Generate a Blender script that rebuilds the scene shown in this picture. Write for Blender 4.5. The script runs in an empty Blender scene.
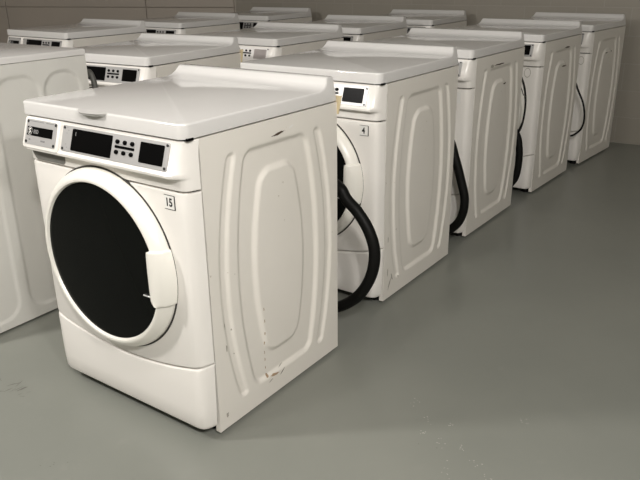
import bpy, bmesh, math, random
from mathutils import Vector, Matrix
random.seed(4)
C = bpy.context.scene.collection
PI = math.pi

# ------------------------------------------------------------------ materials
def srgb(r, g, b):
    f = lambda v: (v/255/12.92) if v/255 <= .04045 else ((v/255+.055)/1.055)**2.4
    return (f(r), f(g), f(b), 1)

def base_mat(name, col, rough=.4, metal=0, spec=.5, coat=0):
    m = bpy.data.materials.new(name); m.use_nodes = True
    b = m.node_tree.nodes['Principled BSDF']
    b.inputs['Base Color'].default_value = col
    b.inputs['Roughness'].default_value = rough
    b.inputs['Metallic'].default_value = metal
    b.inputs['Specular IOR Level'].default_value = spec
    b.inputs['Coat Weight'].default_value = coat
    return m, m.node_tree, b

def nd(t, kind, **kw):
    n = t.nodes.new(kind)
    for k, v in kw.items():
        if k in n.inputs: n.inputs[k].default_value = v
        else: setattr(n, k, v)
    return n

def mix_noise(t, b, c1, c2, scale=4, lo=.35, hi=.7, detail=6, coords='Object', target='Base Color', stretch=None):
    tc = nd(t, 'ShaderNodeTexCoord'); n = nd(t, 'ShaderNodeTexNoise'); n.inputs['Scale'].default_value = scale
    n.inputs['Detail'].default_value = detail
    src = tc.outputs[coords]
    if stretch:
        mp = nd(t, 'ShaderNodeMapping'); mp.inputs['Scale'].default_value = stretch
        t.links.new(src, mp.inputs['Vector']); src = mp.outputs['Vector']
    t.links.new(src, n.inputs['Vector'])
    r = nd(t, 'ShaderNodeValToRGB'); r.color_ramp.elements[0].position = lo; r.color_ramp.elements[1].position = hi
    r.color_ramp.elements[0].color = c1; r.color_ramp.elements[1].color = c2
    t.links.new(n.outputs['Fac'], r.inputs['Fac'])
    if target: t.links.new(r.outputs['Color'], b.inputs[target])
    return r, n

def enamel(name, c1, c2, rough):
    m, t, b = base_mat(name, c1, rough, spec=.5)
    r, n = mix_noise(t, b, c1, c2, 3, .3, .75)
    # fine orange-peel of the paint
    tc = nd(t, 'ShaderNodeTexCoord'); n2 = nd(t, 'ShaderNodeTexNoise'); n2.inputs['Scale'].default_value = 260
    bp = nd(t, 'ShaderNodeBump'); bp.inputs['Strength'].default_value = .03; bp.inputs['Distance'].default_value = .001
    t.links.new(tc.outputs['Object'], n2.inputs['Vector']); t.links.new(n2.outputs['Fac'], bp.inputs['Height'])
    t.links.new(bp.outputs['Normal'], b.inputs['Normal'])
    return m
M = {}
M['front'] = enamel('white_front_enamel', (.83,.805,.765,1), (.80,.775,.735,1), .28)
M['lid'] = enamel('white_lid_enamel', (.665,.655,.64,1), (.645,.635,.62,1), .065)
M['door'] = base_mat('cream_white_plastic', (.82,.80,.74,1), .3)[0]
M['plain'] = base_mat('white_plastic', (.78,.77,.74,1), .35)[0]

def side_mat():
    m, t, b = base_mat('white_side_enamel', (.7,.68,.63,1), .3)
    r, n = mix_noise(t, b, (.785,.755,.70,1), (.74,.71,.65,1), 2.2, .3, .75)
    # sparse tiny specks of dirt, denser low down
    tc = nd(t, 'ShaderNodeTexCoord'); n2 = nd(t, 'ShaderNodeTexNoise'); n2.inputs['Scale'].default_value = 42; n2.inputs['Detail'].default_value = 3
    t.links.new(tc.outputs['Object'], n2.inputs['Vector'])
    rp = nd(t, 'ShaderNodeValToRGB'); rp.color_ramp.elements[0].position = .745; rp.color_ramp.elements[1].position = .80
    t.links.new(n2.outputs['Fac'], rp.inputs['Fac'])
    mx = nd(t, 'ShaderNodeMix', data_type='RGBA')
    mx.inputs['B'].default_value = (.42,.37,.30,1)
    t.links.new(rp.outputs['Color'], mx.inputs['Factor']); t.links.new(r.outputs['Color'], mx.inputs['A'])
    t.links.new(mx.outputs['Result'], b.inputs['Base Color'])
    return m
M['side'] = side_mat()
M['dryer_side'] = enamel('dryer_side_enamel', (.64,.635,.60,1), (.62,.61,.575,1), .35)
M['glass'] = base_mat('black_door_glass', (.0045,.005,.0045,1), .18, spec=.06)[0]
M['black'] = base_mat('black_plastic', (.0025,.0025,.0025,1), .3, spec=.04)[0]
M['rubber'] = base_mat('black_rubber', (.006,.006,.0055,1), .5, spec=.14)[0]
M['gap_shade'] = base_mat('dark_gap_shade', (.03,.028,.025,1), .8)[0]
M['dark'] = base_mat('dark_seam_shade', (.03,.03,.028,1), .7)[0]
M['recess'] = base_mat('grey_recess_plastic', (.17,.165,.15,1), .5)[0]
M['screw'] = base_mat('dark_screw', (.03,.03,.03,1), .4, metal=.5)[0]
M['silver'] = base_mat('brushed_silver_plate', (.46,.455,.45,1), .38, metal=.35)[0]
M['plate_glare'] = base_mat('plate_reflection', (.82,.80,.78,1), .35)[0]
M['screen_glare'] = base_mat('screen_reflection', (.42,.38,.37,1), .3, metal=.3)[0]
M['ink'] = base_mat('black_ink', (.01,.01,.01,1), .7)[0]
M['inkgrey'] = base_mat('grey_ink', (.22,.22,.22,1), .7)[0]
M['paper'] = base_mat('white_label', (.80,.79,.76,1), .6)[0]
M['rust'] = base_mat('rust_brown', (.36,.255,.16,1), .9)[0]
M['rustdark'] = base_mat('rust_dark', (.07,.045,.028,1), .9)[0]
M['scuff'] = base_mat('grey_scuff', (.40,.375,.33,1), .8)[0]
M['grey_hose'] = base_mat('grey_hose', (.10,.10,.09,1), .5)[0]
M['tape'] = base_mat('tan_tape', (.62,.52,.33,1), .6)[0]
M['steel'] = base_mat('galvanised_steel', (.45,.45,.44,1), .4, metal=.8)[0]

# ------------------------------------------------------------------ mesh helpers
def finish(me, angle=35):
    for p in me.polygons: p.use_smooth = True
    me.set_sharp_from_angle(angle=math.radians(angle))

def obj(name, bm, mats, parent=None, angle=35):
    me = bpy.data.meshes.new(name)
    bmesh.ops.recalc_face_normals(bm, faces=bm.faces)
    bm.to_mesh(me); bm.free(); finish(me, angle)
    o = bpy.data.objects.new(name, me); C.objects.link(o)
    if not isinstance(mats, (list, tuple)): mats = [mats]
    for m in mats: me.materials.append(m)
    if parent: o.parent = parent
    return o

def box(bm, x0, x1, y0, y1, z0, z1, bev=0, seg=2, mi=0):
    r = bmesh.ops.create_cube(bm, size=1, matrix=Matrix.Translation(((x0+x1)/2, (y0+y1)/2, (z0+z1)/2)) @ Matrix.Diagonal((x1-x0, y1-y0, z1-z0, 1)))
    fs = set(f for v in r['verts'] for f in v.link_faces)
    for f in fs: f.material_index = mi
    if bev:
        es = list(set(e for v in r['verts'] for e in v.link_edges))
        bmesh.ops.bevel(bm, geom=es, offset=bev, segments=seg, affect='EDGES', profile=.5)
    return bm

def rrect(x0, x1, z0, z1, r, n=5):
    pts = []
    for cx, cz, a0 in ((x1-r, z1-r, 0), (x0+r, z1-r, 90), (x0+r, z0+r, 180), (x1-r, z0+r, 270)):
        for k in range(n+1):
            a = math.radians(a0+90*k/n); pts.append((cx+r*math.cos(a), cz+r*math.sin(a)))
    return pts

def plate(bm, pts, fn, o0, o1, mi=0, bev=0):
    """prism of a 2-D outline laid on a surface fn(x,z,off) from offset o0 to o1"""
    a = [bm.verts.new(fn(x, z, o0)) for x, z in pts]; b = [bm.verts.new(fn(x, z, o1)) for x, z in pts]
    n = len(pts); fs = [bm.faces.new(a), bm.faces.new(b[::-1])]
    for i in range(n): fs.append(bm.faces.new((a[i], b[i], b[(i+1)%n], a[(i+1)%n])))
    for f in fs: f.material_index = mi
    if bev:
        es = [e for e in fs[1].edges]
        bmesh.ops.bevel(bm, geom=es, offset=bev, segments=2, affect='EDGES', profile=.5)

def lathe_y(bm, prof, cx, cz, n=72, a0=0, a1=360, mi=0):
    """prof: (r, y) rings around an axis parallel to y"""
    full = abs(a1-a0) >= 360
    rings = []
    cnt = n if full else n+1
    for k in range(cnt):
        a = math.radians(a0+(a1-a0)*k/n)
        rings.append([bm.verts.new((cx+r*math.cos(a), y, cz+r*math.sin(a))) for r, y in prof])
    for k in range(n if full else n):
        A = rings[k]; B = rings[(k+1) % cnt]
        for i in range(len(prof)-1):
            f = bm.faces.new((A[i], B[i], B[i+1], A[i+1])); f.material_index = mi
    return rings

def tube(bm, pts, r, n=10, ridge=0, sub=8):
    """smooth tube through points (Catmull-Rom)"""
    P = [Vector(p) for p in pts]
    P = [P[0]*2-P[1]]+P+[P[-1]*2-P[-2]]
    path = []
    for i in range(1, len(P)-2):
        for k in range(sub):
            t = k/sub; p0, p1, p2, p3 = P[i-1:i+3]
            path.append(.5*((2*p1)+(p2-p0)*t+(2*p0-5*p1+4*p2-p3)*t*t+(3*p1-p0-3*p2+p3)*t**3))
    path.append(P[-2])
    up = Vector((0, 1, 0)); prev = None
    for i, p in enumerate(path):
        d = (path[min(i+1, len(path)-1)]-path[max(i-1, 0)]).normalized()
        s = d.cross(up)
        if s.length < 1e-3: s = d.cross(Vector((1, 0, 0)))
        s.normalize(); u = s.cross(d).normalized()
        rr = r*(1-ridge*(i % 2))
        ring = [bm.verts.new(p+(s*math.cos(2*PI*k/n)+u*math.sin(2*PI*k/n))*rr) for k in range(n)]
        if prev:
            for k in range(n): bm.faces.new((prev[k], prev[(k+1) % n], ring[(k+1) % n], ring[k]))
        else: bm.faces.new(ring[::-1])
        prev = ring
    bm.faces.new(prev)

def text_mesh(bm, s, size, fn, mi, align='CENTER'):
    cu = bpy.data.curves.new('t', 'FONT'); cu.body = s; cu.size = size; cu.align_x = align; cu.align_y = 'CENTER'; cu.offset = size*.034
    to = bpy.data.objects.new('t', cu); C.objects.link(to)
    bpy.context.view_layer.update()
    me = bpy.data.meshes.new_from_object(to.evaluated_get(bpy.context.evaluated_depsgraph_get()))
    vs = [bm.verts.new(fn(v.co.x, v.co.y)) for v in me.vertices]
    for p in me.polygons:
        try: f = bm.faces.new([vs[i] for i in p.vertices]); f.material_index = mi
        except ValueError: pass
    bpy.data.objects.remove(to); bpy.data.curves.remove(cu); bpy.data.meshes.remove(me)

def thing(name, label, cat, loc, rz=0, group=None):
    o = bpy.data.objects.new(name, None); C.objects.link(o); o.empty_display_size = .1
    o.location = loc; o.rotation_euler = (0, 0, rz); o['label'] = label; o['category'] = cat
    if group: o['group'] = group
    return o

# ------------------------------------------------------------------ washer
W2 = .343; D = .675; HL = .906; HT = .9453; HS = .9824
def sstep(a, b, x):
    t = min(1, max(0, (x-a)/(b-a))); return t*t*(3-2*t)
def rb(y, z, hw, zc, hz, r):
    qx = abs(y)-hw+r; qz = abs(z-zc)-hz+r
    return math.hypot(max(qx, 0), max(qz, 0))+min(max(qx, qz), 0)-r
def washer_relief(y, z):
    u = y-.365; w = .0095
    to = min(1.2, abs(z-.46)/.372); ti = min(1.2, abs(z-.465)/.297)
    outer = rb(u, z, .190-.05*to*to, .460, .372, .03)
    inner = rb(u, z, .119-.045*ti*ti, .465, .297, .045)
    off = .254-.056*to*to
    slot = min(rb(u+off, z, .0145, .46, .376, .013), rb(u-off, z, .0145, .46, .376, .013))
    d = .0095
    h = -d*sstep(-w, w, -outer)+d*sstep(-w*1.1, w*1.1, -inner)-d*.75*sstep(-w*.7, w*.7, -slot)
    return h
def dryer_relief(y, z):
    w = .007; d = .005
    s = min(rb(y-.16, z, .105, .5, .455, .07), rb(y-.405, z, .092, .5, .447, .07), rb(y-.60, z, .082, .5, .447, .07))
    return -d*sstep(-w, w, -s)

def side_grid(bm, sx, y0, y1, z0, z1, relief, ny, nz):
    g = []
    for j in range(nz+1):
        z = z0+(z1-z0)*j/nz
        g.append([bm.verts.new((sx*(W2+relief(y0+(y1-y0)*i/ny, z)), y0+(y1-y0)*i/ny, z)) for i in range(ny+1)])
    for j in range(nz):
        for i in range(ny): bm.faces.new((g[j][i], g[j][i+1], g[j+1][i+1], g[j+1][i]))
    # folded return edges so that the sheet has thickness
    t = .018
    for line in ([r[0] for r in g], g[0], [r[-1] for r in g], g[-1]):
        inn = [bm.verts.new((sx*(W2-t), v.co.y, v.co.z)) for v in line]
        for i in range(len(line)-1): bm.faces.new((line[i], line[i+1], inn[i+1], inn[i]))

PATH = [(-.343,.047),(-.3375,.026),(-.332,.012),(-.324,.0045),(-.312,.001),(-.295,0)]
XS = [-.295+.59*k/24 for k in range(1, 24)]
PATH = PATH+[(x, 0) for x in XS]+[(-x, y) for x, y in PATH[::-1]]
def zk(x):
    return .2035+.046*min(1, (abs(x)/.33))**2.0

def front_skin(bm, rows):
    """rows: functions x,y -> (y,z); builds skin plus a rear skin 15 mm behind"""
    g = []
    for fn in rows:
        g.append([bm.verts.new((x*(getattr(fn, 'sx', 1)),)+fn(x, y)) for x, y in PATH])
    for j in range(len(g)-1):
        for i in range(len(PATH)-1): bm.faces.new((g[j][i], g[j][i+1], g[j+1][i+1], g[j+1][i]))
    for line in (g[0], g[-1]):
        inn = [bm.verts.new((v.co.x*.96, max(v.co.y, 0)*.4+.028, v.co.z)) for v in line]
        for i in range(len(line)-1): bm.faces.new((line[i], line[i+1], inn[i+1], inn[i]))

TILT = .338
def cps(z): return -.0060+(z-.86)*TILT       # fascia surface y at height z
CA = math.atan(TILT)
def cp(x, z, off): return (x, cps(z)-off*math.cos(CA), z+off*math.sin(CA))
def fl(y0): return lambda x, z, off: (x, y0-off, z)

def lid_mesh(bm, w2, y0, y1, zb, zt, splash=True):
    if splash:
        prof = [(y0, zb), (y0, zt), (.545, zt), (.585, zt+.0015), (.610, zt+.007), (.626, zt+.018), (.636, HS-.004), (.642, HS), (y1, HS), (y1, zb)]
    else:
        prof = [(y0, zb), (y0, zt), (y1, zt), (y1, zb)]
    L = []; Rr = []
    for y, z in prof:
        ins = .014*max(0, (z-zt))/(HS-zt) if splash else 0
        L.append(bm.verts.new((-w2+ins, y, z))); Rr.append(bm.verts.new((w2-ins, y, z)))
    n = len(prof)
    bm.faces.new(L); bm.faces.new(Rr[::-1])
    for i in range(n): bm.faces.new((L[i], Rr[i], Rr[(i+1) % n], L[(i+1) % n]))
    bmesh.ops.recalc_face_normals(bm, faces=bm.faces)
    es = [e for e in bm.edges if abs(e.verts[0].co.y-y0) < 1e-5 and abs(e.verts[1].co.y-y0) < 1e-5 and abs(e.verts[0].co.x-e.verts[1].co.x) < 1e-5]
    bmesh.ops.bevel(bm, geom=es, offset=.026, segments=6, affect='EDGES', profile=.5)
    es = [e for e in bm.edges if len(e.link_faces) == 2 and e.calc_face_angle(0) > .5 and min(v.co.z for v in e.verts) > zb+.004]
    bmesh.ops.bevel(bm, geom=es, offset=.006, segments=3, affect='EDGES', profile=.5, clamp_overlap=True)

LABEL_BTN = [(.096,.874),(.1255,.874),(.155,.874),(.096,.8475),(.1255,.8475),(.155,.8475)]

def fascia_plate_parts(cpn, plate_mat='silver', scr2='black'):
    bm = bmesh.new()
    plate(bm, rrect(-.142, .2925, .8235, .8925, .004), cp, -.002, .0022, 0, 0)
    for z in (.8355, .881):                                       # printed ticks left of the screen
        for k in range(3): plate(bm, rrect(-.124+.006*(k % 2), -.120+.006*(k % 2), z-.004+.008*k-.006, z-.0025+.008*k-.006, .0005, 1), cp, .001, .0025, 1)
    for z in (.8515, .8675):
        plate(bm, rrect(.088, .165, z-.0006, z+.0006, .0003, 1), cp, .001, .0024, 1)
    obj('face_plate', bm, [M[plate_mat], M['inkgrey']], cpn)
    bm = bmesh.new(); plate(bm, rrect(-.097, .0745, .8285, .8865, .003), cp, .0012, .0034)
    plate(bm, rrect(-.082, -.080, .868, .879, .0006, 1), cp, .003, .0037, 1)
    obj('display_screen', bm, [M['black'], M['inkgrey']], cpn)
    bm = bmesh.new(); plate(bm, rrect(.186, .2755, .8335, .8845, .003), cp, .0012, .0034)
    s2 = obj('display_screen', bm, M[scr2], cpn)
    bm = bmesh.new(); plate(bm, rrect(.087, .1645, .8575, .8645, .002), cp, .0012, .003)
    obj('button_strip', bm, M['black'], cpn)
    for x, z in LABEL_BTN:
        bm = bmesh.new()
        pts = [(x+.0075*math.cos(a), z+.0058*math.sin(a)) for a in [2*PI*k/14 for k in range(14)]]
        plate(bm, pts, cp, .0012, .0052, 0, .001); obj('button', bm, M['black'], cpn)
    for x, z in ((-.134,.886),(-.134,.830),(.285,.886),(.285,.830)):
        bm = bmesh.new(); pts = [(x+.0036*math.cos(2*PI*k/10), z+.0036*math.sin(2*PI*k/10)) for k in range(10)]
        plate(bm, pts, cp, .0012, .0042); obj('screw', bm, M['screw'], cpn)

def make_washer():
    t = thing('washing_machine', '', 'washing machine', (0,0,0))
    # cabinet: two pressed side panels, back
    bm = bmesh.new()
    for sx in (1, -1): side_grid(bm, sx, .0520, D, .012, HL-.0045, washer_relief, 150, 200)
    box(bm, -W2+.002, W2-.002, D-.012, D-.0005, .014, HL-.004)
    obj('cabinet', bm, M['side'], t, 50)
    bm = bmesh.new(); box(bm, -W2+.016, W2-.016, .034, D-.014, .045, HL+.002)
    obj('seam_shade_core', bm, M['dark'], t)  # dark core added inside so the seams read as shaded
    # front panel with curved lower edge
    bm = bmesh.new()
    rows = [lambda x, y: (y+.005, zk(x)+.0035), lambda x, y: (y+.001, zk(x)+.0055), lambda x, y: (y, zk(x)+.010),
            lambda x, y: (y, .5), lambda x, y: (y, .7), lambda x, y: (y, .7585), lambda x, y: (y+.001, .762), lambda x, y: (y+.004, .7635)]
    front_skin(bm, rows); obj('front_panel', bm, M['front'], t, 30)
    bm = bmesh.new()
    def kr(dz, dy): return lambda x, y: (y+dy, zk(x)+dz)
    rows = [lambda x, y: (y+.010, .036), lambda x, y: (y+.0035, .040), lambda x, y: (y-.001, .050), lambda x, y: (y-.002, .1),
            kr(-.012, -.001), kr(-.005, .0), kr(-.0025, .002), kr(-.0015, .005)]
    for fn, q in zip(rows, (.972, .977, .983, .992)): fn.sx = q
    front_skin(bm, rows); obj('kick_panel', bm, M['front'], t, 30)
    # control fascia
    bm = bmesh.new()
    prof = [(.7695,.004),(.7705,.001),(.7735,0),(.797,.0),(.8005,-.003),(.8025,-.009),(.8045,-.0185),(.8085,-.0245),(.815,-.0255),(.8195,-.0225),(.8225,-.0187),
            (.86,-.0060),(.8925,.0050),(.896,.0053),(.9000,.0060),(.9010,.008)]
    def rowfn(z, b):
        def f(x, y):
            k = sstep(.340, .300, abs(x)) if b < 0 else 1
            return (y+b*k, z)
        return f
    def sst(a, b, x): return 1-sstep(b, a, x)
    def rowfn(z, b):
        def f(x, y):
            k = 1-sstep(.306, .338, abs(x)); return (y+(b*k if b < 0 else b), z)
        return f
    front_skin(bm, [rowfn(z, b) for z, b in prof])
    cpn = obj('control_panel', bm, M['front'], t, 40)
    fascia_plate_parts(cpn)
    # coin-slot unit at the left
    bm = bmesh.new()
    plate(bm, rrect(-.319, -.150, .8135, .8995, .008), cp, -.004, .0065, 0, .0022)
    obj('coin_panel', bm, M['front'], cpn)
    bm = bmesh.new(); plate(bm, rrect(-.309, -.162, .8225, .8925, .006), cp, .005, .0075)
    plate(bm, rrect(-.296, -.226, .8865, .8885, .0008, 1), cp, .0065, .0078, 1)
    plate(bm, rrect(-.216, -.180, .8865, .8885, .0008, 1), cp, .0065, .0078, 1)
    obj('coin_plate', bm, [M['silver'], M['inkgrey']], cpn)
    for x, z in ((-.302,.886),(-.169,.886),(-.302,.8295),(-.169,.8295)):
        bm = bmesh.new(); pts = [(x+.0042*math.cos(2*PI*k/10), z+.0042*math.sin(2*PI*k/10)) for k in range(10)]
        plate(bm, pts, cp, .0065, .009); obj('screw', bm, M['screw'], cpn)
    for x0, x1 in ((-.291,-.283),(-.232,-.212)):
        bm = bmesh.new(); plate(bm, rrect(x0, x1, .834, .8385, .001, 2), cp, .0065, .0082); obj('indicator_mark', bm, M['inkgrey'], cpn)
    bm = bmesh.new(); plate(bm, rrect(-.302, -.180, .8475, .8725, .001, 1), cp, .0065, .0085)
    # ringed S mark and small maker's lettering
    cx, cz = -.288, .860
    bm2 = bm
    ro, ri = .0112, .0100
    for k in range(24):
        a, b = 2*PI*k/24, 2*PI*(k+1)/24
        f = bm.faces.new([bm.verts.new(cp(cx+r*math.cos(q), cz+r*math.sin(q), .0087)) for r, q in ((ri,a),(ro,a),(ro,b),(ri,b))]); f.material_index = 1
    text_mesh(bm, 'S', .0185, lambda x, y: cp(cx+x, cz+y, .0088), 1)
    text_mesh(bm, 'ESD', .014, lambda x, y: cp(-.258+x, cz-.001+y, .0088), 2)
    obj('name_strip', bm, [M['black'], M['paper'], M['inkgrey']], cpn)
    # dark drawer grip below the coin unit
    bm = bmesh.new()
    pts = [(-.315,.800),(-.3,.778),(-.292,.7735),(-.165,.7735),(-.157,.779),(-.154,.800)]
    plate(bm, pts, fl(0), -.004, .0012); obj('drawer_grip', bm, M['recess'], cpn)
    # lid
    bm = bmesh.new(); lid_mesh(bm, W2, 0.001, D-.002, HL, HT); obj('top_panel', bm, M['lid'], t, 40)
    bm = bmesh.new(); box(bm, W2-.030, W2+.0022, .012, .034, HL-.0045, HL+.0025, .001, 1)
    obj('corner_gasket', bm, M['black'], t)
    # door
    cx, cz = -.004, .513
    bm = bmesh.new()
    lathe_y(bm, [(.2725,.004),(.2740,-.004),(.2735,-.012),(.2705,-.0205),(.265,-.0300),(.256,-.0385),(.250,-.0415),(.2455,-.0425),(.2415,-.0415),(.239,-.038),(.2365,-.031)], cx, cz, 96)
    door = obj('door', bm, M['door'], t, 40)
    bm = bmesh.new(); lathe_y(bm, [(.2790,.003),(.2790,-.0012),(.270,-.0012)], cx, cz, 96); obj('door_gap_shade', bm, M['gap_shade'], door)  # dark ring painted in for the shade of the door gap
    bm = bmesh.new()
    rg = lathe_y(bm, [(.2385,-.028),(.2375,-.0345),(.18,-.0385),(.10,-.041),(.03,-.042)], cx, cz, 96)
    bm.faces.new([r[-1] for r in rg]); obj('door_glass', bm, M['glass'], door)
    # handle: cap over the right of the ring
    bm = bmesh.new(); secs = []
    zs = [.4385,.4415,.447,.455,.47,.495,.52,.545,.57,.588,.595,.5985,.6005]
    for i, z in enumerate(zs):
        k = min(1, .35+min(i, len(zs)-1-i)*.3) if i in (0, 1, len(zs)-2, len(zs)-1) else 1
        dz = z-cz
        xo = lambda r: cx+math.sqrt(max(r*r-dz*dz, 0))
        xi = .219+ (.010*max(0, 1-i/3) if i < 3 else 0)-.004*math.sin(PI*i/(len(zs)-1))
        d = 0 if 0 < i < len(zs)-1 else .003
        xs = xo(.2785)
        secs.append([bm.verts.new(p) for p in ((xs-d,.001,z),(xs-d,-.014,z),(xo(.2745),-.025+d,z),(xo(.268),-.036+d,z),(xo(.257),-.0465+d,z),((xi+xo(.257))/2,-.053+d,z),(xi+.008,-.055+d,z),(xi+d,-.051,z),(xi+d,-.034,z))])
    for a, b in zip(secs, secs[1:]):
        for i in range(len(a)-1): bm.faces.new((a[i], a[i+1], b[i+1], b[i]))
    bm.faces.new(secs[0]); bm.faces.new(secs[-1][::-1])
    obj('door_handle', bm, M['door'], door, 50)
    bm = bmesh.new(); box(bm, .176, .226, -.0425, -.036, .4565, .4605, .0008, 1); obj('door_latch', bm, M['steel'], door)
    # feet
    for x in (-.29, .29):
        for y in (.085, .61):
            bm = bmesh.new(); bmesh.ops.create_cone(bm, cap_ends=True, segments=14, radius1=.022, radius2=.018, depth=.046, matrix=Matrix.Translation((x, y, .023)))
            obj('foot', bm, M['rubber'], t)
    return t

def number_label(parent, text, cx, cz, s=.038, frame=True, size=.031):
    bm = bmesh.new(); f = fl(0)
    plate(bm, rrect(cx-s/2, cx+s/2, cz-s/2, cz+s/2, .001, 1), f, 0, .0008, 0)
    if frame:
        b = .0016
        plate(bm, [(cx+s/2-b, cz-s/2), (cx+s/2+b, cz-s/2), (cx+s/2+b, cz+s/2), (cx+s/2-b, cz+s/2)], f, .0004, .0012, 1)
        plate(bm, [(cx-s/2, cz-s/2-b*.6), (cx+s/2, cz-s/2-b*.6), (cx+s/2, cz-s/2+b*.3), (cx-s/2, cz-s/2+b*.3)], f, .0004, .0012, 1)
        plate(bm, [(cx-s/2, cz+s/2-b*.3), (cx+s/2, cz+s/2-b*.3), (cx+s/2, cz+s/2+b*.6), (cx-s/2, cz+s/2+b*.6)], f, .0004, .0012, 1)
    text_mesh(bm, text, size, lambda x, y: (cx-.002+x*.86, -.0013, cz-.001+y), 1)
    o = obj('number_label', bm, [M['paper'], M['ink']], parent); o['label'] = 'square white label reading '+text
    return o

def decal(parent, name, mat, y, z, w, h, ang=0, depth=0, seed=0, n=18, label=None, jag=.45):
    """thin irregular mark on the right side panel"""
    rnd = random.Random(seed); bm = bmesh.new(); ca, sa = math.cos(ang), math.sin(ang); vs = []
    for k in range(n):
        a = 2*PI*k/n; q = 1-jag*rnd.random()
        u, v = w/2*math.cos(a)*q, h/2*math.sin(a)*q
        yy, zz = y+u*ca-v*sa, z+u*sa+v*ca
        vs.append(bm.verts.new((W2+washer_relief(yy, zz)+.0010, yy, zz)))
    c = bm.verts.new((W2+washer_relief(y, z)+.0013, y, z))
    for k in range(n): bm.faces.new((vs[k], vs[(k+1) % n], c))
    o = obj(name, bm, mat, parent)
    if label: o['label'] = label
    return o

def hose(parent, pts, r=.0225, name='drain_hose', mat='rubber', ridge=0):
    bm = bmesh.new(); tube(bm, pts, r, 12 if r > .01 else 8, ridge); return obj(name, bm, M[mat], parent, 60)

def copy_tree(o, parent=None):
    c = o.copy(); C.objects.link(c); c.parent = parent
    for ch in list(o.children): copy_tree(ch, c)
    return c

proto = make_washer()
G = 'white front-loading washers standing in rows'
SPOTS = {
 'A1': (-0.612, 1.886, -.621), 'A2': (-0.053, 2.754, -.615), 'A3': (.439, 3.498, -.625), 'A4': (.999, 4.257, -.656), 'A5': (1.528, 4.924, -.697),
 'B1': (-1.051, 3.36, -.556), 'B2': (-.509, 4.202, -.627), 'B3': (-.006, 4.924, -.596), 'B4': (.574, 5.625, -.59),
 'C1': (-1.898, 4.859, -.63), 'C2': (-1.312, 5.671, -.615), 'C3': (-.708, 6.422, -.589)}
LABELS = {
 'A1': 'nearest white front-loading washer, with the number 15 label and round black door',
 'A2': 'white washer with the number 4 label, directly behind the one numbered 15',
 'A3': 'third washer of the right-hand row, directly behind the washer labelled 4',
 'A4': 'fourth washer of the right-hand row, between two others, second from the block wall',
 'A5': 'last washer of the right-hand row, nearest the right edge of the photo',
 'B1': 'washer behind the flat-topped left machine, black screens showing above the front washer lid',
 'B2': 'middle-row washer with a reflection coloured into its control plate, just left of the number 4 washer',
 'B3': 'third washer of the middle row, mostly hidden behind the number 4 washer lid',
 'B4': 'last washer of the middle row, grey lid against the dark wall, right of centre',
 'C1': 'leftmost of the far-row washers, its whole control strip facing out at upper left',
 'C2': 'second washer of the far-left row, black control strip under its grey lid',
 'C3': 'farthest washer, last of the far-left row, small grey lid by the room corner'}
WM = {}
for k, (x, y, a) in SPOTS.items():
    o = proto if k == 'A1' else copy_tree(proto)
    o.location = (x, y, 0); o.rotation_euler = (0, 0, a); o['label'] = LABELS[k]; o['category'] = 'washing machine'; o['group'] = G
    WM[k] = o

# ---- what singles each one out
number_label(WM['A1'], '15', .273, .735)
number_label(WM['A2'], '4', .275, .730)
number_label(WM['A3'], '5', .268, .722, .052, False, .046)
for k, x, z in (('A4', .269, .732), ('A5', .292, .720)):
    bm = bmesh.new()
    for i in range(28):
        a, b = 2*PI*i/28, 2*PI*(i+1)/28
        plate(bm, [(x+r*math.cos(q), z+1.4*r*math.sin(q)) for r, q in ((.017,a),(.0195,a),(.0195,b),(.017,b))], fl(0), 0, .001)
    obj('lock_ring', bm, M['scuff'], WM[k])
# bent lip on the lid of number 15
bm = bmesh.new(); top = []; bot = []
for i in range(13):
    u = -1+i/6; x = -.004+.062*u; pr = .024*(1-u**4)
    top.append(bm.verts.new((x, .004-pr, HT-.0005-.002*(1-u*u)))); bot.append(bm.verts.new((x*.96, .006-pr*.8, HT-.007-.003*(1-u*u))))
rear = [bm.verts.new((v.co.x, .012, HT+.0004)) for v in top]; rb_ = [bm.verts.new((v.co.x, .008, HT-.012)) for v in top]
for A, B in ((rear, top), (top, bot), (bot, rb_)):
    for i in range(12): bm.faces.new((A[i], A[i+1], B[i+1], B[i]))
o = obj('bent_lip', bm, M['lid'], WM['A1'], 60); o['label'] = 'lip bent out of the lid edge'
# wear on the side panels
a1 = WM['A1']
decal(a1, 'scratch', M['rustdark'], .372, .856, .070, .0085, .13, seed=1, label='dark gouge near the top edge')
decal(a1, 'scratch', M['paper'], .432, .866, .034, .006, .25, seed=2, label='pale scratch beside the gouge')
decal(a1, 'rust_stain', M['rust'], .312, .080, .050, .010, -.12, seed=3, label='rust brown patch low down')
decal(a1, 'rust_stain', M['rustdark'], .350, .073, .036, .004, .55, seed=4)
decal(a1, 'rust_stain', M['rust'], .279, .092, .014, .020, 0, seed=5)
for i, q in enumerate([.12,.15,.175,.21,.245,.29,.33]): decal(a1, 'rust_stain', M['rust'], .277-.03*max(0,q-.15), q, .004, .016, 0, seed=60+i, n=10)
for i, (q, p) in enumerate([(.35,.094),(.29,.068)]): decal(a1, 'scuff', M['scuff'], q, p, .03, .005, .3, seed=70+i, n=10)
for i, (y, z, w, h) in enumerate([(.10,.277,.010,.028),(.136,.24,.006,.006),(.085,.056,.012,.022),(.13,.323,.006,.008),(.153,.492,.004,.004),(.10,.35,.008,.03)]):
    decal(a1, 'scuff', M['scuff'], y, z, w, h, 0, seed=20+i, n=12)
a2 = WM['A2']
for i, (y, z, w, h, an) in enumerate([(.102,.075,.012,.07,-.5),(.085,.13,.008,.05,0),(.12,.10,.010,.04,.4),(.177,.081,.010,.010,0),(.148,.302,.006,.008,0),(.083,.275,.006,.03,0)]):
    decal(a2, 'scuff', M['scuff'], y, z, w, h, an, seed=40+i, n=12)
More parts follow.
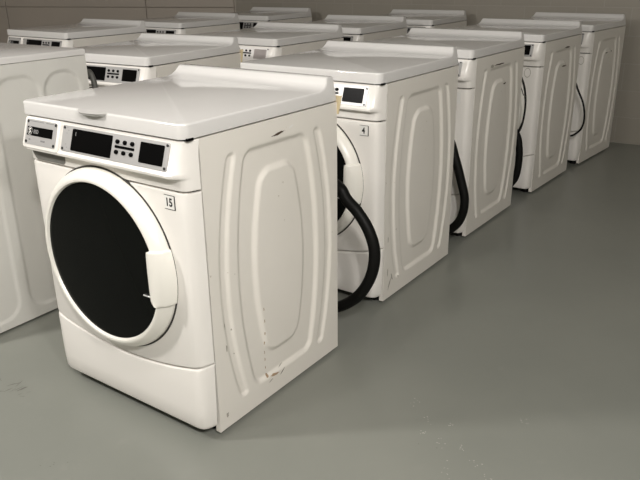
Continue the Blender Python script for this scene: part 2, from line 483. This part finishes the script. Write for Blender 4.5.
decal(WM['A3'], 'scratch', M['rustdark'], .335, .848, .15, .009, 0, seed=50)
decal(WM['A3'], 'scratch', M['rustdark'], .43, .741, .085, .010, -.05, seed=51)
decal(WM['A3'], 'scuff', M['scuff'], .24, .848, .05, .02, 0, seed=52)
decal(WM['A4'], 'scratch', M['rustdark'], .42, .844, .11, .012, 0, seed=53)
decal(WM['A4'], 'scratch', M['rustdark'], .40, .734, .12, .012, 0, seed=54)
decal(WM['A5'], 'scratch', M['rustdark'], .33, .744, .06, .010, 0, seed=55)
decal(WM['A5'], 'scratch', M['rustdark'], .45, .744, .05, .010, 0, seed=56)
for key, zb, zt in (('A1', .862, .922), ('B1', .850, .918)):
    bm = bmesh.new(); box(bm, W2-.06, W2+.018, D+.0005, D+.0035, zb, zt, .001, 1)
    v = [q for q in bm.verts if q.co.x > W2-.03 and q.co.z < zb+.01]
    for q in v: q.co.x -= .012
    o = obj('packing_tape', bm, M['tape'], WM[key]); o['label'] = 'tan tape at the rear edge'
# reflected light painted into the plate and right screen of one middle-row machine
b2cp = [c for c in WM['B2'].children if c.name.startswith('control_panel')][0]
for c in b2cp.children:
    if c.name.startswith('face_plate') or (c.name.startswith('display_screen') and c.data.vertices[0].co.x > .1):
        c.data = c.data.copy(); c.data.materials[0] = M['plate_glare' if c.name.startswith('face') else 'screen_glare']

# hoses and cords hanging at the backs
def backhose(m, pts, **k): return hose(WM[m], pts, **k)
backhose('A1', [(.18,D-.004,.62),(.235,.745,.615),(.268,.80,.572),(.300,.80,.532),(.345,.80,.495),(.392,.80,.435),(.418,.80,.36),(.408,.80,.27),(.365,.80,.185),(.305,.80,.125),(.235,.79,.085),(.15,.75,.058),(.05,.72,.04)], r=.0212)
backhose('A2', [(.12,D-.004,.60),(.20,.74,.60),(.265,.78,.55),(.305,.78,.46),(.340,.78,.36),(.367,.78,.26),(.355,.78,.17),(.31,.78,.105),(.24,.77,.065),(.15,.75,.045),(.05,.72,.04)], r=.021)
backhose('A3', [(.15,D-.004,.50),(.24,.72,.50),(.315,.735,.42),(.343,.735,.33),(.345,.735,.22),(.325,.735,.14),(.26,.73,.08),(.16,.72,.05)], r=.020)
backhose('A3', [(.20,D-.004,.80),(.27,.71,.80),(.33,.72,.72),(.358,.72,.61),(.353,.72,.49),(.325,.72,.42),(.26,.71,.40),(.20,.70,.42)], r=.006, name='power_cord')
backhose('A4', [(.15,D-.004,.68),(.24,.70,.69),(.305,.72,.62),(.342,.72,.55),(.388,.72,.46),(.407,.72,.37),(.398,.72,.30),(.365,.72,.258),(.33,.72,.238),(.28,.71,.245),(.23,.70,.27)], r=.0065, name='power_cord')
backhose('B1', [(.12,D-.004,.60),(.20,.74,.60),(.25,.78,.5),(.27,.78,.3),(.24,.77,.12),(.15,.74,.05)], r=.021)
backhose('B2', [(.12,D-.004,.60),(.20,.735,.60),(.24,.76,.5),(.26,.76,.3),(.23,.75,.12),(.15,.73,.05)], r=.021)

# ------------------------------------------------------------------ flat-topped dryer at the left
def make_dryer(x, y, a):
    t = thing('clothes_dryer', 'flat-topped white machine cut off by the left edge, beside the number 15 washer', 'dryer', (x, y, 0), a)
    DD = .72; H = .998; HTt = 1.021
    bm = bmesh.new()
    for sx in (1, -1): side_grid(bm, sx, .02, DD, .010, H-.002, dryer_relief, 120, 170)
    box(bm, -W2+.002, W2-.002, DD-.012, DD-.0005, .012, H-.004)
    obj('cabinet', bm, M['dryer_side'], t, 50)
    bm = bmesh.new(); box(bm, -W2+.016, W2-.016, .03, DD-.014, .045, H+.002); obj('seam_shade_core', bm, M['dark'], t)  # same added dark core, shading the seams
    bm = bmesh.new(); box(bm, -W2, W2, 0, .019, .03, .865, .008); obj('front_panel', bm, M['front'], t)
    bm = bmesh.new(); box(bm, -W2, W2, -.008, .019, .869, H-.003, .008); c = obj('control_panel', bm, M['front'], t)
    bm = bmesh.new(); box(bm, -.26, .26, -.0105, -.007, .89, .975, .002, 1); obj('face_plate', bm, M['silver'], c)
    bm = bmesh.new(); box(bm, -.2, -.02, -.0125, -.010, .905, .96, .001, 1); obj('display_screen', bm, M['black'], c)
    bm = bmesh.new(); lathe_y(bm, [(.24,.004),(.24,-.03),(.225,-.042),(.205,-.042),(.2,-.03)], 0, .53, 72); d = obj('door', bm, M['door'], t)
    bm = bmesh.new(); rg = lathe_y(bm, [(.203,-.028),(.15,-.034),(.04,-.037)], 0, .53, 72); bm.faces.new([r[-1] for r in rg]); obj('door_glass', bm, M['glass'], d)
    bm = bmesh.new(); lid_mesh(bm, W2+.001, -.004, DD, H, HTt, False); obj('top_panel', bm, M['lid'], t, 40)
    for xx in (-.29, .29):
        for yy in (.07, .65):
            bm = bmesh.new(); bmesh.ops.create_cone(bm, cap_ends=True, segments=14, radius1=.022, radius2=.018, depth=.046, matrix=Matrix.Translation((xx, yy, .023))); obj('foot', bm, M['rubber'], t)
    hose(t, [(.15,DD-.004,.80),(.21,.76,.86),(.250,.79,.915),(.278,.79,.90),(.290,.79,.84),(.285,.79,.70),(.28,.80,.4),(.22,.78,.12),(.12,.76,.05)], r=.012, mat='grey_hose')
    return t
make_dryer(-1.6076, 2.4294, -.6)

# ------------------------------------------------------------------ the room
YW = .6
U = Vector((math.cos(YW), -math.sin(YW), 0)); V = Vector((math.sin(YW), math.cos(YW), 0))
K0 = Vector((-.91, 7.50, 0))
def room(u, v, z): p = U*u+V*v; return (p.x, p.y, z)
uL, uR, vB, vF, ZC = -4.77, 5.2, 5.80, -4.2, 3.4
def slab(name, c1, c2, c3, c4, mat, out, subdiv=0):
    """a wall/floor slab given by four inner corners and thickness vector; generated UV in metres"""
    bm = bmesh.new(); uvl = bm.loops.layers.uv.new('UVMap')
    cs = [Vector(c) for c in (c1, c2, c3, c4)]; o = Vector(out)
    a = [bm.verts.new(c) for c in cs]; b = [bm.verts.new(c+o) for c in cs]
    f = bm.faces.new(a); bm.faces.new(b[::-1])
    for i in range(4): bm.faces.new((a[i], b[i], b[(i+1) % 4], a[(i+1) % 4]))
    ex = (cs[1]-cs[0]).normalized(); ey = (cs[3]-cs[0]).normalized()
    for fc in bm.faces:
        for l in fc.loops: d = l.vert.co-cs[0]; l[uvl].uv = (d.dot(ex), d.dot(ey))
    ob = obj(name, bm, mat); ob['kind'] = 'structure'; return ob

# floor paint
m, t, b = base_mat('grey_floor_paint', (.3,.3,.27,1), .3, spec=.35)
r, n = mix_noise(t, b, (.190,.198,.176,1), (.238,.243,.215,1), .9, .3, .7, 8)
tc = nd(t, 'ShaderNodeTexCoord')
n2 = nd(t, 'ShaderNodeTexNoise'); n2.inputs['Scale'].default_value = 9; n2.inputs['Detail'].default_value = 10; n2.inputs['Roughness'].default_value = .7
t.links.new(tc.outputs['Object'], n2.inputs['Vector'])
rp = nd(t, 'ShaderNodeValToRGB'); rp.color_ramp.elements[0].position = .60; rp.color_ramp.elements[1].position = .78
rp.color_ramp.elements[1].color = (.5,.5,.5,1)
t.links.new(n2.outputs['Fac'], rp.inputs['Fac'])
mx = nd(t, 'ShaderNodeMix', data_type='RGBA'); mx.inputs['B'].default_value = (.25,.25,.222,1)
t.links.new(rp.outputs['Color'], mx.inputs['Factor']); t.links.new(r.outputs['Color'], mx.inputs['A'])
t.links.new(mx.outputs['Result'], b.inputs['Base Color'])
rr = nd(t, 'ShaderNodeMapRange'); rr.inputs['To Min'].default_value = .24; rr.inputs['To Max'].default_value = .38
t.links.new(n.outputs['Fac'], rr.inputs['Value']); t.links.new(rr.outputs['Result'], b.inputs['Roughness'])
bpn = nd(t, 'ShaderNodeBump'); bpn.inputs['Strength'].default_value = .12; bpn.inputs['Distance'].default_value = .01
n3 = nd(t, 'ShaderNodeTexNoise'); n3.inputs['Scale'].default_value = 5; n3.inputs['Detail'].default_value = 3
t.links.new(tc.outputs['Object'], n3.inputs['Vector']); t.links.new(n3.outputs['Fac'], bpn.inputs['Height']); t.links.new(bpn.outputs['Normal'], b.inputs['Normal'])
M['floor'] = m
# painted concrete block
m, t, b = base_mat('painted_block', (.25,.235,.2,1), .6)
tc = nd(t, 'ShaderNodeTexCoord'); br = nd(t, 'ShaderNodeTexBrick')
br.inputs['Scale'].default_value = 1; br.inputs['Brick Width'].default_value = .406; br.inputs['Row Height'].default_value = .203
br.inputs['Mortar Size'].default_value = .004; br.inputs['Mortar Smooth'].default_value = .6; br.offset = .5
br.inputs['Color1'].default_value = (.270,.250,.210,1); br.inputs['Color2'].default_value = (.285,.262,.222,1); br.inputs['Mortar'].default_value = (.31,.29,.25,1)
t.links.new(tc.outputs['UV'], br.inputs['Vector']); t.links.new(br.outputs['Color'], b.inputs['Base Color'])
bpn = nd(t, 'ShaderNodeBump'); bpn.inputs['Strength'].default_value = .25; bpn.inputs['Distance'].default_value = .003; bpn.invert = True
t.links.new(br.outputs['Fac'], bpn.inputs['Height'])
nz = nd(t, 'ShaderNodeTexNoise'); nz.inputs['Scale'].default_value = 60; bp2 = nd(t, 'ShaderNodeBump'); bp2.inputs['Strength'].default_value = .15; bp2.inputs['Distance'].default_value = .002
t.links.new(tc.outputs['UV'], nz.inputs['Vector']); t.links.new(nz.outputs['Fac'], bp2.inputs['Height']); t.links.new(bpn.outputs['Normal'], bp2.inputs['Normal'])
t.links.new(bp2.outputs['Normal'], b.inputs['Normal']); M['block'] = m
m, t, b = base_mat('taupe_wall_panel', (.33,.30,.26,1), .5)
mix_noise(t, b, (.41,.365,.315,1), (.38,.34,.295,1), 1.5, .3, .7, 4); M['panelwall'] = m
m, t, b = base_mat('ceiling_paint', (.42,.41,.38,1), .8)
mix_noise(t, b, (.22,.215,.20,1), (.20,.195,.18,1), 2, .3, .7, 3); M['ceil'] = m

slab('floor', room(uL-3.2,vF,0), room(uR,vF,0), room(uR,vB+3,0), room(uL-3.2,vB+3,0), M['floor'], (0,0,-.1))
slab('ceiling', room(uL-3.2,vF,ZC), room(uR,vF,ZC), room(uR,vB+3,ZC), room(uL-3.2,vB+3,ZC), M['ceil'], (0,0,.1))
KU = K0.dot(U)
slab('wall_back', room(KU,vB,0), room(uR,vB,0), room(uR,vB,ZC), room(KU,vB,ZC), M['block'], V*.15)
slab('wall_right', room(uR,vF,0), room(uR,vB,0), room(uR,vB,ZC), room(uR,vF,ZC), M['block'], U*.15)
slab('wall_front', room(uL-3.2,vF,0), room(uR,vF,0), room(uR,vF,ZC), room(uL-3.2,vF,ZC), M['block'], V*-.15)
slab('wall_left', room(uL-3.2,vF,0), room(uL-3.2,vB+3,0), room(uL-3.2,vB+3,ZC), room(uL-3.2,vF,ZC), M['panelwall'], U*-.15)
# panelled wall running off from the left end of the block wall, at a slight angle to it
K = Vector(room(KU, vB, 0)); PA = math.radians(19); PD = Vector((-math.cos(PA), math.sin(PA), 0)); PN = Vector((-math.sin(PA), -math.cos(PA), 0))
def pw(d, off, z): p = K+PD*d+PN*off; return (p.x, p.y, z)
LW = 6.9
wl = slab('wall_rear', pw(0,0,0), pw(LW,0,0), pw(LW,0,ZC), pw(0,0,ZC), M['panelwall'], PN*-.15)
J = [.01, 1.06, 2.93, 4.80, LW-.02]
def panels(z0, z1, name):
    bm = bmesh.new()
    for a, c in zip(J, J[1:]):
        vs = [(a+.005, z0), (c-.005, z0), (c-.005, z1), (a+.005, z1)]
        A = [bm.verts.new(pw(v, .02, z)) for v, z in vs]; B = [bm.verts.new(pw(v, .0005, z)) for v, z in vs]
        bm.faces.new(A)
        for i in range(4): bm.faces.new((A[i], A[(i+1) % 4], B[(i+1) % 4], B[i]))
    bmesh.ops.bevel(bm, geom=[e for e in bm.edges if len(e.link_faces) == 2], offset=.003, segments=1, affect='EDGES')
    obj(name, bm, M['panelwall'], wl)
panels(.02, .955, 'wall_panel'); panels(.960, ZC-.01, 'wall_panel')

# small scuffs and paint flecks on the floor
def floor_mark(cx, cy, w, h, ang, seed, mat, nm):
    rnd = random.Random(seed); bm = bmesh.new(); vs = []; n = 14
    for k in range(n):
        a = 2*PI*k/n; q = 1-.55*rnd.random(); u, v = w/2*math.cos(a)*q, h/2*math.sin(a)*q
        vs.append(bm.verts.new((cx+u*math.cos(ang)-v*math.sin(ang), cy+u*math.sin(ang)+v*math.cos(ang), .0008)))
    c = bm.verts.new((cx, cy, .0011))
    for k in range(n): bm.faces.new((vs[k], vs[(k+1) % n], c))
    return bm
M['fleck'] = base_mat('pale_fleck', (.42,.41,.37,1), .7)[0]; M['fscuff'] = base_mat('floor_scuff', (.14,.135,.12,1), .6)[0]
def marks(name, lst, mat):
    bm = bmesh.new()
    for i, (x, y, w, h, a) in enumerate(lst):
        rnd = random.Random(i*7+3); vs = []; n = 12
        for k in range(n):
            q = 2*PI*k/n; s = 1-.6*rnd.random(); u, v = w/2*math.cos(q)*s, h/2*math.sin(q)*s
            vs.append(bm.verts.new((x+u*math.cos(a)-v*math.sin(a), y+u*math.sin(a)+v*math.cos(a), .0006)))
        bm.faces.new(vs)
    o = obj(name, bm, mat, bpy.data.objects['floor']); o['kind'] = 'stuff'
rnd = random.Random(9)
fl_pts = [(.303,1.886),(.316,1.796),(.304,1.736),(.342,1.674),(.340,1.565),(.394,1.769),(.406,1.672),(.422,1.584),(.440,1.53),(.615,1.789)]
L1 = []
for x, y in fl_pts:
    for k in range(6): L1.append((x+rnd.gauss(0,.009), y+rnd.gauss(0,.018), rnd.uniform(.003,.008), rnd.uniform(.003,.006), rnd.uniform(0,3)))
marks('paint_fleck', L1, M['fleck'])
L2 = [(-1.055+rnd.gauss(0,.05), 1.985+rnd.gauss(0,.035), rnd.uniform(.015,.05), rnd.uniform(.002,.005), .6+rnd.gauss(0,.5)) for k in range(16)]
L2 += [(-.78+rnd.gauss(0,.03), 1.61+rnd.gauss(0,.012), .007, .004, 0) for k in range(5)]
L2 += [(-1.0,2.0,.05,.012,.8), (-.25,1.93,.12,.003,.7), (-.2,1.98,.09,.003,.6), (.28,1.68,.006,.004,0), (.33,1.66,.007,.005,0)]
marks('scuff_mark', L2, M['fscuff'])

# ------------------------------------------------------------------ light
def lamp(x, y, z, power, col, r=.12):
    l = bpy.data.lights.new('unseen_lamp', 'POINT'); l.shadow_soft_size = r; l.energy = power; l.color = col  # unseen lamp, added with place and power fitted to the brightness
    o = bpy.data.objects.new('unseen_lamp', l); C.objects.link(o); o.location = (x, y, z)
LC = (1, .962, .918)
lamp(-2.6, 1.5, 2.3, 192, LC)
lamp(.9, -.6, 2.3, 160, LC)
lamp(0, -2.5, 2.3, 32, LC)
lamp(-4.4, 4.4, 2.3, 22, LC)
lamp(-1.2, 1.2, 2.9, 55, LC)
lamp(.3, -.8, 2.6, 225, LC)

w = bpy.data.worlds.new('World'); bpy.context.scene.world = w; w.use_nodes = True
w.node_tree.nodes['Background'].inputs['Color'].default_value = (.02,.02,.02,1)

# ------------------------------------------------------------------ camera
cam = bpy.data.cameras.new('Camera'); co = bpy.data.objects.new('Camera', cam); C.objects.link(co)
F, P, RL = 695.28, .3677, -.0132
cam.sensor_width = 36; cam.lens = F/640*36; cam.clip_start = .05
fw = Vector((0, math.cos(P), -math.sin(P))); rt = Vector((1, 0, 0)); up = rt.cross(fw)
r2 = rt*math.cos(RL)+up*math.sin(RL); u2 = -rt*math.sin(RL)+up*math.cos(RL)
co.matrix_world = Matrix((( r2.x, u2.x, -fw.x, 0), (r2.y, u2.y, -fw.y, 0), (r2.z, u2.z, -fw.z, 1.2897), (0,0,0,1)))
sc = bpy.context.scene; sc.camera = co
sc.view_settings.view_transform = 'Standard'; sc.view_settings.look = 'None'; sc.view_settings.gamma = 1; sc.view_settings.use_curve_mapping = False
sc.view_settings.exposure = -0.12
